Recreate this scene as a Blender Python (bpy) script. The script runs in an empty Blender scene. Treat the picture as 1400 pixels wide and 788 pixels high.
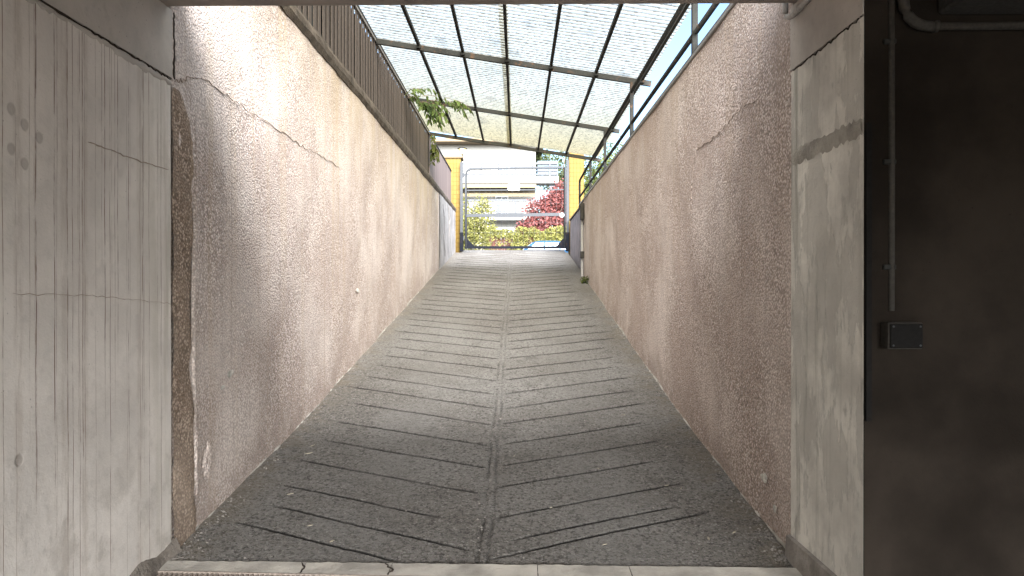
import bpy, bmesh, math, random
import numpy as np
from mathutils import Vector, Matrix
R = math.radians
random.seed(7)
rng = np.random.default_rng(11)
S = bpy.context.scene
COL = S.collection

# ------------------------------------------------------------------ camera, sky, sun, exposure
cam = bpy.data.objects.new('camera', bpy.data.cameras.new('camera'))
COL.objects.link(cam)
cam.data.sensor_width = 36
cam.data.lens = 25.71
cam.data.clip_start = 0.05
cam.data.clip_end = 2000
cam.location = (0, 0, 1.40)
cam.rotation_euler = (R(90 - 0.17), 0, 0.007)
S.camera = cam

SUN_V = Vector((0.17, -0.83, 0.49)).normalized()
SUN_EL = math.asin(SUN_V.z)
SUN_AZ = math.atan2(SUN_V.x, SUN_V.y)
W = bpy.data.worlds.new('World'); S.world = W; W.use_nodes = True
nt = W.node_tree; nt.nodes.clear()
sky = nt.nodes.new('ShaderNodeTexSky'); sky.sky_type = 'NISHITA'; sky.sun_disc = False
sky.sun_elevation = SUN_EL; sky.sun_rotation = SUN_AZ
sky.air_density = 1.0; sky.dust_density = 0.2; sky.ozone_density = 2.0
bg = nt.nodes.new('ShaderNodeBackground'); bg.inputs[1].default_value = 0.04
wo = nt.nodes.new('ShaderNodeOutputWorld')
nt.links.new(sky.outputs[0], bg.inputs[0]); nt.links.new(bg.outputs[0], wo.inputs[0])

sl = bpy.data.lights.new('sun', 'SUN'); sl.energy = 4.8; sl.angle = R(55); sl.color = (0.98, 0.985, 1.0)
so = bpy.data.objects.new('sun', sl); COL.objects.link(so)
so.location = (10, -30, 30)
so.rotation_euler = SUN_V.to_track_quat('Z', 'Y').to_euler()

S.view_settings.view_transform = 'Standard'
S.view_settings.look = 'None'
S.view_settings.gamma = 1.0
S.view_settings.use_curve_mapping = False
S.view_settings.exposure = 3.28
S.render.engine = 'CYCLES'
S.cycles.max_bounces = 10
S.cycles.diffuse_bounces = 8
S.cycles.transmission_bounces = 6
S.cycles.transparent_max_bounces = 12
S.cycles.use_denoising = True
S.cycles.denoising_prefilter = 'ACCURATE'
S.cycles.sample_clamp_indirect = 8

# ------------------------------------------------------------------ material helpers
class G:
    """small node graph writer"""
    def __init__(self, name):
        self.m = bpy.data.materials.new(name); self.m.use_nodes = True
        self.t = self.m.node_tree; self.t.nodes.clear()
        self.out = self.t.nodes.new('ShaderNodeOutputMaterial')
        self.obj = self.t.nodes.new('ShaderNodeTexCoord').outputs['Object']
    def put(self, sock, v):
        if isinstance(v, bpy.types.NodeSocket): self.t.links.new(v, sock)
        elif isinstance(v, (tuple, list)):
            sock.default_value = tuple(v) + (1,) if (len(v) == 3 and sock.type == 'RGBA') else v
        else: sock.default_value = v
    def n(self, kind, ins=None, **props):
        nd = self.t.nodes.new('ShaderNode' + kind)
        for k, v in props.items(): setattr(nd, k, v)
        for k, v in (ins or {}).items(): self.put(nd.inputs[k], v)
        return nd
    def math(self, op, a, b=0.0, c=None, clamp=False):
        ins = {0: a, 1: b}
        if c is not None: ins[2] = c
        return self.n('Math', ins, operation=op, use_clamp=clamp).outputs[0]
    def map(self, scale=(1, 1, 1), loc=(0, 0, 0), vec=None):
        return self.n('Mapping', {'Vector': vec or self.obj, 'Scale': scale, 'Location': loc}).outputs[0]
    def noise(self, scale, detail=4, rough=.55, vec=None, dist=0.0):
        return self.n('TexNoise', {'Vector': vec or self.obj, 'Scale': scale, 'Detail': detail, 'Roughness': rough, 'Distortion': dist}).outputs[0]
    def voro(self, scale, vec=None, feature='F1', out='Distance', rand=1.0):
        nd = self.n('TexVoronoi', {'Vector': vec or self.obj, 'Scale': scale, 'Randomness': rand}, feature=feature)
        return nd.outputs[out]
    def ramp(self, fac, a, b, ca=(0, 0, 0), cb=(1, 1, 1), interp='LINEAR'):
        nd = self.n('ValToRGB', {0: fac}); e = nd.color_ramp.elements
        nd.color_ramp.interpolation = interp
        e[0].position = a; e[1].position = b
        e[0].color = tuple(ca) + (1,); e[1].color = tuple(cb) + (1,)
        return nd.outputs[0]
    def ss(self, v, a, b, lo=0.0, hi=1.0):
        return self.n('MapRange', {'Value': v, 'From Min': a, 'From Max': b, 'To Min': lo, 'To Max': hi}, interpolation_type='SMOOTHSTEP').outputs[0]
    def mix(self, f, a, b, mode='MIX'):
        nd = self.n('Mix', data_type='RGBA', blend_type=mode)
        self.put(nd.inputs[0], f); self.put(nd.inputs[6], a); self.put(nd.inputs[7], b)
        return nd.outputs[2]
    def xyz(self, vec=None):
        return self.n('SeparateXYZ', {0: vec or self.obj}).outputs
    def bump(self, h, strength=.5, dist=.01, normal=None):
        ins = {'Height': h, 'Strength': strength, 'Distance': dist}
        if normal is not None: ins['Normal'] = normal
        return self.n('Bump', ins).outputs[0]
    def pbr(self, color, rough=.8, normal=None, metal=0.0, spec=.3, **kw):
        ins = {'Base Color': color, 'Roughness': rough, 'Metallic': metal, 'Specular IOR Level': spec}
        if normal is not None: ins['Normal'] = normal
        ins.update(kw)
        b = self.n('BsdfPrincipled', ins)
        self.t.links.new(b.outputs[0], self.out.inputs[0])
        return self.m
M = {}
def yskew(x): return -.045 * (x + 1.77)

def mat_plaster(name, base, dark, pale, seed, warm):
    g = G(name); x, y, z = g.xyz()
    v = g.map(loc=(seed, seed * 2, seed * 3))
    grain = g.voro(75, v)
    cell = g.voro(75, v, out='Color')
    cl = g.n('SeparateColor', {0: cell}).outputs[0]
    big = g.noise(.9, 5, .6, v)
    c = g.mix(g.ss(cl, 0.15, .85), dark, base)
    c = g.mix(g.math('MULTIPLY', g.ss(cl, .86, .95), .65), c, pale)
    c = g.mix(g.math('MULTIPLY', g.ss(grain, .28, .75), .68), c, tuple(k * .35 for k in dark))
    # broad cleaner and dirtier patches
    c = g.mix(g.math('MULTIPLY', g.ss(big, .42, .7), .35), c, pale)
    # rain streaks running down from the coping
    st = g.noise(1.0, 5, .65, g.map((0, 5.5, .12), (0, seed, 0)))
    st2 = g.noise(1.0, 3, .6, g.map((0, 17, .18), (0, seed * 4, 0)))
    run = g.math('MULTIPLY', g.ss(st, .5, .68), g.ss(z, .4, 3.2, .35, 1.0))
    c = g.mix(g.math('MULTIPLY', run, .55), c, warm)
    c = g.mix(g.math('MULTIPLY', g.ss(st2, .56, .72), .30), c, tuple(k * .55 for k in dark))
    tan_ = g.math('MULTIPLY', g.ss(z, 2.0, 3.4), g.math('MULTIPLY', g.ss(y, 5.2, 7.5), g.ss(g.noise(1.0, 6, .65, g.map((0, 3.2, .35), (0, seed * 2, 0))), .36, .62)))
    c = g.mix(g.math('MULTIPLY', tan_, .55), c, warm)
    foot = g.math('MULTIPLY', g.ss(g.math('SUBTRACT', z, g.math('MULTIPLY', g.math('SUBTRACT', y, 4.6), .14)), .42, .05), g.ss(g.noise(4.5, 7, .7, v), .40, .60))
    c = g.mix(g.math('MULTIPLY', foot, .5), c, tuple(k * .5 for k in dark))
    # weathered pale wash near the far end, dirt at the foot of the wall
    dirt = g.noise(2.2, 6, .65, v)
    c = g.mix(g.math('MULTIPLY', g.ss(dirt, .55, .72), .35), c, tuple(k * .6 for k in dark))
    fine = g.noise(240, 2, .5, v)
    h = g.math('ADD', g.math('MULTIPLY', g.math('SUBTRACT', 1.0, grain), 1.0), g.math('MULTIPLY', fine, .5))
    nrm = g.bump(h, .55, .012)
    nrm = g.bump(big, .35, .06, nrm)
    return g.pbr(c, .92, nrm, spec=.15)
M['plaster_left'] = mat_plaster('pebbledash_left', (.65, .55, .495), (.46, .365, .31), (.78, .71, .65), 1.3, (.44, .34, .23))
M['plaster_right'] = mat_plaster('pebbledash_right', (.64, .53, .47), (.43, .335, .28), (.77, .69, .63), 5.1, (.40, .31, .235))
M['plaster_patch'] = mat_plaster('pebbledash_patch', (.44, .34, .265), (.26, .19, .14), (.55, .45, .36), 9.7, (.33, .24, .15))

def mat_concrete(name, base, var=.3, streak=False, patch=False, scale=1.0, bump=.3, spec=.2):
    g = G(name); x, y, z = g.xyz()
    a = g.noise(2.2 * scale, 7, .62); b = g.noise(14 * scale, 6, .6); f = g.noise(120, 3, .6)
    lo = tuple(k * (1 - var) for k in base); hi = tuple(min(.8, k * (1 + var * .5)) for k in base)
    c = g.mix(g.ss(a, .3, .7), lo, hi)
    c = g.mix(g.math('MULTIPLY', g.ss(b, .52, .75), .35), c, tuple(k * .68 for k in base))
    pits = g.voro(26)
    pm = g.math('MULTIPLY', g.ss(pits, .10, .05), g.ss(a, .5, .6))
    c = g.mix(g.math('MULTIPLY', pm, .6), c, tuple(k * .35 for k in base))
    h = g.math('ADD', g.math('MULTIPLY', b, .8), g.math('MULTIPLY', f, .25))
    h = g.math('SUBTRACT', h, g.math('MULTIPLY', pm, .5))
    if streak:
        wob = g.math('MULTIPLY', g.math('SUBTRACT', g.noise(1.0, 2, .5, g.map((0, .0, 2.0))), .5), .02)
        yy = g.math('ADD', y, wob)
        for sc, wid, thr, col, amt, seed in ((11, .045, .25, (.13, .07, .045), .9, 0.0), (23, .065, .45, (.17, .10, .07), .85, 3.7), (41, .10, .62, (.26, .20, .16), .7, 5.3), (5, .16, .4, (.42, .36, .31), .45, 8.1)):
            nd = g.n('TexVoronoi', {'W': g.math('ADD', yy, seed), 'Scale': sc, 'Randomness': 1.0}, voronoi_dimensions='1D')
            rnd = g.n('SeparateColor', {0: nd.outputs['Color']}).outputs
            line = g.ss(nd.outputs['Distance'], wid, wid * .35)
            on = g.math('GREATER_THAN', rnd[0], thr)
            # every run has its own length and breaks up where it dried
            end = g.math('SUBTRACT', 2.46, g.math('MULTIPLY', g.math('POWER', rnd[1], .6), 3.4))
            fade = g.ss(g.math('SUBTRACT', z, end), -.05, .45)
            top = g.math('LESS_THAN', z, 2.45)
            brk = g.ss(g.noise(1.0, 6, .7, g.map((0, 30, 5.0), (0, seed, 0))), .36, .60)
            k = g.math('MULTIPLY', g.math('MULTIPLY', line, on), g.math('MULTIPLY', fade, g.math('MULTIPLY', top, brk)))
            c = g.mix(g.math('MULTIPLY', k, amt), c, col)
        # yellowish damp zone by the outer edge, grey green scum low down
        dz = g.math('MULTIPLY', g.ss(y, 3.3, 3.72), g.ss(g.noise(1.0, 5, .6, g.map((0, 10, .8))), .4, .65))
        c = g.mix(g.math('MULTIPLY', dz, .45), c, (.36, .33, .26))
        dk = g.math('MULTIPLY', g.ss(z, 1.1, .2), g.ss(g.noise(3.5, 7, .68), .45, .62))
        c = g.mix(g.math('MULTIPLY', dk, .35), c, (.24, .205, .17))
        # round form-tie plugs
        tie = None
        for ty, tz in ((2.55, 2.02), (2.62, 1.98), (2.70, 1.95), (2.55, 1.88), (2.62, 1.84), (2.585, .78)):
            d = g.n('VectorMath', {0: g.n('CombineXYZ', {0: 0.0, 1: y, 2: z}).outputs[0], 1: (0, ty, tz)}, operation='DISTANCE').outputs['Value']
            q = g.math('MULTIPLY', g.ss(d, .026, .016), .8)
            tie = q if tie is None else g.math('MAXIMUM', tie, q)
        c = g.mix(g.math('MULTIPLY', tie, .5), c, (.22, .19, .165))
        h = g.math('SUBTRACT', h, g.math('MULTIPLY', tie, .8))
    if patch:
        fl = g.noise(3.0, 8, .7, g.map((1, 1.6, .55)))
        e = g.ss(fl, .50, .53)
        c = g.mix(g.math('MULTIPLY', e, .55), c, tuple(k * .62 for k in base))
        h = g.math('SUBTRACT', h, g.math('MULTIPLY', e, 1.1))
        gr = g.math('MULTIPLY', g.ss(g.noise(1.0, 5, .6, g.map((0, 16, .9))), .5, .66), g.ss(y, 3.2, 3.7, .3, 1))
        c = g.mix(g.math('MULTIPLY', gr, .6), c, (.20, .195, .155))
    nrm = g.bump(h, bump, .02)
    return g.pbr(c, .88, nrm, spec=spec)
M['jamb_left'] = mat_concrete('poured_concrete_streaked', (.66, .61, .56), .15, streak=True)
M['jamb_right'] = mat_concrete('flaking_render', (.70, .665, .60), .30, patch=True, bump=.5)
M['beam'] = mat_concrete('beam_concrete', (.46, .42, .38), .2, bump=.3)
M['mortar'] = mat_concrete('rough_mortar', (.30, .27, .24), .35, scale=3, bump=.8)
M['band'] = mat_concrete('band_mortar', (.42, .39, .34), .35, scale=3, bump=.9)
M['plinth'] = mat_concrete('crumbled_dark_concrete', (.19, .165, .14), .4, scale=4, bump=1.0)
M['kerb_grey'] = mat_concrete('mottled_kerb', (.15, .14, .13), .5, scale=4, bump=.9)
M['threshold'] = mat_concrete('threshold_concrete', (.40, .37, .325), .35, scale=2, bump=.5)
M['coping'] = mat_concrete('weathered_coping', (.10, .08, .062), .45, scale=3, bump=.9)
M['ceiling'] = mat_concrete('ceiling_concrete', (.34, .29, .255), .2, bump=.2)
M['dark_wall'] = mat_concrete('dull_brown_shade', (.020, .0158, .0125), .45, scale=.8, bump=.35, spec=.03)  # near black, so the unlit look stays in the colour despite the rear daylight
M['garage_floor'] = mat_concrete('garage_concrete', (.30, .29, .27), .3, bump=.3)
M['pale_wall'] = mat_concrete('pale_cracked_render', (.30, .28, .27), .3, patch=True, scale=1.5, bump=.4)
M['grey_wall'] = mat_concrete('grey_render', (.26, .22, .21), .3, scale=2, bump=.4)
M['soil'] = mat_concrete('garden_soil', (.13, .11, .07), .4, scale=2, bump=.8)
M['asphalt'] = mat_concrete('street_asphalt', (.06, .06, .06), .3, bump=.3)
M['pavement'] = mat_concrete('pavement_slabs', (.30, .29, .27), .2, bump=.2)

def mat_ramp():
    g = G('brushed_ramp_concrete'); x, y, z = g.xyz()
    big = g.noise(.7, 6, .6); mid = g.noise(6, 7, .65); fine = g.noise(70, 4, .7); grit = g.voro(95)
    gc = g.n('SeparateColor', {0: g.voro(95, out='Color')}).outputs[0]
    c = g.mix(g.ss(big, .35, .65), (.158, .143, .126), (.235, .222, .204))
    c = g.mix(g.math('MULTIPLY', g.ss(mid, .5, .72), .5), c, (.09, .08, .07))
    c = g.mix(g.math('MULTIPLY', g.ss(fine, .52, .66), .55), c, (.32, .295, .26))
    c = g.mix(g.math('MULTIPLY', g.ss(g.noise(34, 5, .75, g.map(loc=(7, 3, 1))), .50, .60), .75), c, (.05, .043, .036))
    c = g.mix(g.math('MULTIPLY', g.ss(g.noise(17, 6, .8, g.map(loc=(2, 9, 4))), .54, .63), .5), c, (.26, .242, .215))
    c = g.mix(g.math('MULTIPLY', g.ss(gc, .90, .97), .6), c, (.36, .34, .31))
    c = g.mix(g.math('MULTIPLY', g.ss(gc, .14, .04), .6), c, (.045, .04, .035))
    # dusty grey wheel paths, worn smoother
    wp = g.math('MULTIPLY', g.ss(g.math('ABSOLUTE', g.math('SUBTRACT', g.math('ABSOLUTE', g.math('ADD', x, .17)), .75)), .38, .12), g.ss(g.noise(1.6, 5, .6), .35, .6))
    c = g.mix(g.math('MULTIPLY', wp, .35), c, (.22, .208, .19))
    # oil marks and dark damp spots near the middle joint
    oil = g.math('MULTIPLY', g.ss(g.noise(2.1, 6, .6, g.map(loc=(4, 2, 0))), .58, .7), g.ss(g.math('ABSOLUTE', g.math('ADD', x, .12)), 1.1, .2))
    c = g.mix(g.math('MULTIPLY', oil, .25), c, (.05, .045, .04))
    # dry dirt along both walls
    ed = g.math('MAXIMUM', g.ss(x, 1.05, 1.40), g.ss(x, -1.45, -1.78))
    ed = g.math('MULTIPLY', ed, g.ss(g.noise(5, 6, .7), .38, .6))
    c = g.mix(g.math('MULTIPLY', ed, .55), c, (.20, .165, .12))
    gd = g.n('Attribute', attribute_name='groove').outputs['Fac']
    c = g.mix(g.math('MULTIPLY', gd, .85), c, (.018, .016, .014))
    h = g.math('ADD', g.math('MULTIPLY', fine, 1.0), g.math('MULTIPLY', g.math('SUBTRACT', 1.0, grit), .55))
    h = g.math('ADD', h, g.math('MULTIPLY', mid, 1.2))
    return g.pbr(c, .85, g.bump(h, 1.0, .028), spec=.2)
M['ramp'] = mat_ramp()
M['white_paint'] = mat_concrete('white_garage_paint', (.72, .71, .68), .1, bump=.1)

def mat_metal(name, col, rough=.55, metal=.0, rust=.25, spec=.4):
    g = G(name)
    r = g.noise(9, 7, .7); f = g.noise(60, 4, .6)
    c = g.mix(g.ss(f, .3, .75), tuple(k * .8 for k in col), tuple(min(1, k * 1.15) for k in col))
    c = g.mix(g.math('MULTIPLY', g.ss(r, .55, .68), rust * 2), c, (.11, .055, .028))
    return g.pbr(c, rough, g.bump(f, .15, .004), metal=metal, spec=spec)
M['dark_metal'] = mat_metal('dark_painted_steel', (.024, .024, .022), .75, 0, .25, .08)
M['slat'] = mat_metal('grey_brown_slats', (.085, .070, .060), .75, rust=.15, spec=.06)
M['screen'] = mat_metal('black_brown_screen', (.006, .005, .004), .9, rust=.05, spec=.02)
M['rail_light'] = mat_metal('bright_rail', (.16, .145, .13), rust=.2)
M['flashing'] = mat_metal('grey_metal_flashing', (.20, .185, .17), .5, .2, .1)
M['galv'] = mat_metal('galvanised_steel', (.045, .047, .050), .7, .0, .03, .08)
M['gate_dark'] = mat_metal('dark_gate_foot', (.008, .009, .012), .8, 0, .1, .04)
M['plastic_grey'] = mat_metal('grey_plastic', (.05, .046, .042), .8, 0, 0, .05)
M['pvc'] = mat_metal('old_white_conduit', (.38, .355, .33), .5, 0, .06)
M['box_grey'] = mat_metal('dusty_grey_box', (.045, .041, .036), .8, 0, .05, .04)
M['box_cover'] = mat_metal('dark_box_cover', (.010, .0095, .009), .85, 0, 0, .03)
M['grate'] = mat_metal('rusty_grate', (.30, .25, .21), .7, .2, .4)
M['black'] = mat_metal('dark_gap', (.012, .010, .009), .95, 0, 0, .1)
M['crack'] = mat_metal('crack_dirt', (.05, .04, .033), .95, 0, 0, .05)
M['crack_soft'] = mat_metal('pale_crack', (.36, .295, .245), .95, 0, 0, .05)
M['white_post'] = mat_metal('white_painted_post', (.30, .29, .28), .5, 0, .08)

def mat_sheet():
    g = G('yellowed_corrugated_fibreglass'); x, y, z = g.xyz()
    sp = g.noise(26, 5, .75); bg_ = g.noise(1.3, 5, .6); fl = g.voro(38)
    yel = g.ss(y, 9.5, 15.5)
    c = g.mix(yel, (.80, .775, .69), (.76, .70, .50))
    c = g.mix(g.math('MULTIPLY', g.ss(bg_, .48, .7), .4), c, (.64, .60, .46))
    # lichen specks and grime lying in the troughs of the sheet
    ph = g.math('FRACT', g.math('DIVIDE', y, .095))
    tr = g.ss(g.math('ABSOLUTE', g.math('SUBTRACT', ph, .66)), .20, .05)
    speck = g.ss(sp, .44, .60)
    grime = g.math('MULTIPLY', tr, g.math('ADD', .62, g.math('MULTIPLY', speck, .28)))
    grime = g.math('MAXIMUM', grime, g.math('MULTIPLY', g.ss(fl, .30, .14), g.math('MULTIPLY', speck, .9)))
    stain = g.math('MULTIPLY', g.ss(g.noise(2.6, 7, .7, g.map((1, .6, 1), (3, 1, 0))), .56, .68), .55)
    grime = g.math('MAXIMUM', grime, stain)
    c = g.mix(grime, c, (.035, .034, .028))
    tl = g.n('BsdfTranslucent', {0: c})
    df = g.n('BsdfDiffuse', {0: c})
    tp = g.n('BsdfTransparent', {0: g.mix(yel, (.97, .925, .81), (.95, .88, .66))})
    m1 = g.n('MixShader', {0: .22}); g.t.links.new(tl.outputs[0], m1.inputs[1]); g.t.links.new(df.outputs[0], m1.inputs[2])
    m2 = g.n('MixShader', {0: g.math('MULTIPLY', g.math('SUBTRACT', 1.0, grime), g.math('SUBTRACT', .41, g.math('MULTIPLY', yel, .08)))})
    g.t.links.new(m1.outputs[0], m2.inputs[1]); g.t.links.new(tp.outputs[0], m2.inputs[2])
    g.t.links.new(m2.outputs[0], g.out.inputs[0])
    return g.m
M['sheet'] = mat_sheet()

def mat_leaf(name, a, b, trans=.35):
    g = G(name)
    r = g.n('NewGeometry').outputs['Random Per Island']
    c = g.mix(r, a, b)
    d = g.n('BsdfPrincipled', {'Base Color': c, 'Roughness': .6, 'Specular IOR Level': .3})
    t = g.n('BsdfTranslucent', {0: g.mix(.4, c, (.08, .09, .012))})
    mx = g.n('MixShader', {0: trans}); g.t.links.new(d.outputs[0], mx.inputs[1]); g.t.links.new(t.outputs[0], mx.inputs[2])
    g.t.links.new(mx.outputs[0], g.out.inputs[0])
    return g.m
M['leaf_vine'] = mat_leaf('vine_leaf', (.035, .06, .018), (.10, .14, .03))
M['leaf_lime'] = mat_leaf('lime_leaf', (.04, .055, .010), (.10, .115, .025))
M['leaf_hedge'] = mat_leaf('hedge_leaf', (.095, .10, .022), (.21, .195, .055))
M['leaf_green'] = mat_leaf('tree_leaf', (.03, .045, .012), (.07, .085, .025))
M['leaf_red'] = mat_leaf('maple_leaf', (.085, .022, .022), (.19, .060, .052), .25)
g = G('bark'); M['bark'] = g.pbr(g.mix(g.noise(12, 6), (.06, .045, .03), (.15, .11, .08)), .9, g.bump(g.noise(30), .6, .02))

def mat_tiles():
    g = G('yellow_glazed_tiles'); x, y, z = g.xyz()
    v = g.n('CombineXYZ', {0: g.math('ADD', x, y), 1: z, 2: 0.0}).outputs[0]
    nd = g.n('TexBrick', {'Vector': v, 'Color1': (.125, .080, .018), 'Color2': (.095, .060, .014), 'Mortar': (.07, .040, .006), 'Scale': 1.0, 'Mortar Size': .007, 'Mortar Smooth': .1, 'Brick Width': .095, 'Row Height': .125})
    nd.offset = 0.0
    n = g.noise(20, 5)
    c = g.mix(g.math('MULTIPLY', g.ss(n, .5, .7), .3), nd.outputs['Color'], (.16, .095, .012))
    return g.pbr(c, .5, g.bump(nd.outputs['Fac'], -.5, .006), spec=.08)
M['tiles'] = mat_tiles()
def flat(name, c, rough=.7, **kw):
    g = G(name); n = g.noise(7, 5)
    return g.pbr(g.mix(g.ss(n, .3, .7), tuple(k * .9 for k in c), c), rough, **kw)
M['white_render'] = flat('white_house_render', (.22, .215, .20), .85)
M['cream'] = flat('cream_render', (.62, .55, .40), .85)
M['cream_trim'] = flat('cream_trim', (.16, .125, .07), .85)
M['eave'] = flat('wooden_eave', (.13, .095, .055), .8)
M['recess_shade'] = flat('tan_recess_shade', (.10, .08, .055), .85)
M['pale_blue'] = flat('pale_blue_panel', (.035, .065, .10), .4)
M['window'] = flat('window_glass', (.045, .06, .075), .25, spec=.6)
M['white_frame'] = flat('white_frame', (.75, .76, .77), .5)
M['rail_grey'] = flat('balcony_rail', (.035, .037, .042), .5)
M['wood'] = flat('red_brown_boards', (.060, .017, .010), .8)
M['roof_grey'] = flat('shed_roof', (.20, .20, .21), .8)
M['car_paint'] = flat('pale_blue_car_paint', (.017, .045, .085), .8, spec=.02)
M['car_glass'] = flat('car_glass', (.06, .10, .14), .08, spec=.7)
M['rubber'] = flat('rubber', (.02, .02, .02), .8)
M['rim'] = flat('alloy_rim', (.5, .5, .52), .35)
M['lamp_glass'] = flat('amber_lantern_glass', (.60, .50, .24), .3)
M['litter'] = flat('pale_chips', (.34, .30, .23), .9)

# ------------------------------------------------------------------ mesh helpers
def tag(o, label=None, cat=None, group=None, kind=None):
    if label: o['label'] = label
    if cat: o['category'] = cat
    if group: o['group'] = group
    if kind: o['kind'] = kind
    return o
def link_mesh(name, me, m, parent=None, smooth=False):
    for k in (m if isinstance(m, (list, tuple)) else [m]): me.materials.append(M[k])
    o = bpy.data.objects.new(name, me); COL.objects.link(o)
    if smooth: me.polygons.foreach_set('use_smooth', [True] * len(me.polygons))
    if parent is not None:
        o.parent = parent
        o.matrix_parent_inverse = Matrix.Translation(parent.location).inverted() if parent.type == 'EMPTY' and parent.parent is None else Matrix()
    return o
def empty(name, loc, label, cat, group=None):
    o = bpy.data.objects.new(name, None); COL.objects.link(o); o.location = loc
    o.empty_display_size = .2
    return tag(o, label, cat, group)
class MB:
    def __init__(self): self.bm = bmesh.new()
    def box(self, a, b, bev=0.0, rot=None):
        a, b = Vector(a), Vector(b); c = (a + b) / 2; s = b - a
        r = bmesh.ops.create_cube(self.bm, size=1.0)
        vs = r['verts']
        bmesh.ops.scale(self.bm, vec=s, verts=vs)
        if bev:
            es = list({e for v in vs for e in v.link_edges})
            rr = bmesh.ops.bevel(self.bm, geom=es, offset=bev, segments=1, affect='EDGES')
            vs = list({v for f in rr['faces'] for v in f.verts} | {v for v in vs if v.is_valid})
        if rot is not None: bmesh.ops.rotate(self.bm, cent=(0, 0, 0), matrix=rot, verts=vs)
        bmesh.ops.translate(self.bm, vec=c, verts=vs)
        return self
    def bar(self, p, q, w, h=None):
        """square bar from p to q, w sideways, h up"""
        p, q = Vector(p), Vector(q); h = h or w
        d = (q - p).normalized(); up = Vector((0, 0, 1))
        if abs(d.z) > .95: up = Vector((0, 1, 0))
        s = d.cross(up).normalized(); u = s.cross(d)
        vs = [self.bm.verts.new(c + s * (i * w / 2) + u * (j * h / 2)) for c in (p, q) for i, j in ((-1, -1), (1, -1), (1, 1), (-1, 1))]
        for f in ((3, 2, 1, 0), (4, 5, 6, 7), (0, 1, 5, 4), (1, 2, 6, 5), (2, 3, 7, 6), (3, 0, 4, 7)):
            self.bm.faces.new([vs[k] for k in f])
        return self
    def tube(self, pts, rad, n=10, cap=True):
        pts = [Vector(p) for p in pts]; rings = []
        rad = rad if isinstance(rad, (list, tuple)) else [rad] * len(pts)
        for i, p in enumerate(pts):
            d = (pts[min(i + 1, len(pts) - 1)] - pts[max(i - 1, 0)]).normalized()
            up = Vector((0, 0, 1)) if abs(d.z) < .9 else Vector((0, 1, 0))
            s = d.cross(up).normalized(); u = s.cross(d)
            rings.append([self.bm.verts.new(p + (s * math.cos(2 * math.pi * k / n) + u * math.sin(2 * math.pi * k / n)) * rad[i]) for k in range(n)])
        for a, b in zip(rings, rings[1:]):
            for k in range(n): self.bm.faces.new((a[k], a[(k + 1) % n], b[(k + 1) % n], b[k]))
        if cap:
            self.bm.faces.new(rings[0][::-1]); self.bm.faces.new(rings[-1])
        return self
    def poly(self, pts):
        self.bm.faces.new([self.bm.verts.new(p) for p in pts]); return self
    def prism(self, outline, vec):
        a = [self.bm.verts.new(p) for p in outline]; b = [self.bm.verts.new(Vector(p) + Vector(vec)) for p in outline]
        n = len(a)
        self.bm.faces.new(a[::-1]); self.bm.faces.new(b)
        for k in range(n): self.bm.faces.new((a[k], a[(k + 1) % n], b[(k + 1) % n], b[k]))
        return self
    def build(self, name, m, parent=None, smooth=False):
        bmesh.ops.recalc_face_normals(self.bm, faces=self.bm.faces)
        me = bpy.data.meshes.new(name); self.bm.to_mesh(me); self.bm.free()
        return link_mesh(name, me, m, parent, smooth)
def grid_mesh(name, P, m, parent=None, smooth=True):
    """P[i][j] -> xyz array (ni, nj, 3)"""
    ni, nj = P.shape[:2]
    idx = np.arange(ni * nj).reshape(ni, nj)
    f = np.stack([idx[:-1, :-1], idx[:-1, 1:], idx[1:, 1:], idx[1:, :-1]], -1).reshape(-1, 4)
    me = bpy.data.meshes.new(name); me.from_pydata(P.reshape(-1, 3).tolist(), [], f.tolist()); me.update()
    return link_mesh(name, me, m, parent, smooth)
def leaf_cloud(name, centers, size, m, parent=None, droop=.3, aspect=.55):
    """many small pointed leaves, one per centre"""
    n = len(centers); C = np.asarray(centers)
    d = rng.normal(size=(n, 3)); d[:, 2] -= droop; d /= np.linalg.norm(d, axis=1)[:, None]
    k = rng.normal(size=(n, 3)); s = np.cross(d, k); s /= np.linalg.norm(s, axis=1)[:, None]
    L = size * rng.uniform(.6, 1.3, n)[:, None]
    w = np.cross(s, d)
    v = np.stack([C, C + d * L * .45 + s * L * aspect / 2 + w * L * .08, C + d * L, C + d * L * .45 - s * L * aspect / 2 + w * L * .08], 1).reshape(-1, 3)
    f = np.arange(n * 4).reshape(n, 4)
    me = bpy.data.meshes.new(name); me.from_pydata(v.tolist(), [], f.tolist()); me.update()
    return link_mesh(name, me, m, parent)
def blob_points(n, c, r, lumps=9, shell=.55):
    """uneven crown: points on several overlapping lumps"""
    c = np.array(c); r = np.array(r); out = []
    cs = [c + r * .62 * (lambda u: u / max(1, np.linalg.norm(u)))(rng.normal(size=3) * .7) for _ in range(lumps)]
    for k in range(n):
        q = cs[rng.integers(lumps)]; u = rng.normal(size=3); u /= np.linalg.norm(u)
        out.append(q + u * r * .48 * (shell + (1 - shell) * rng.random()) * rng.uniform(.7, 1.1))
    return np.array(out)
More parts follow.
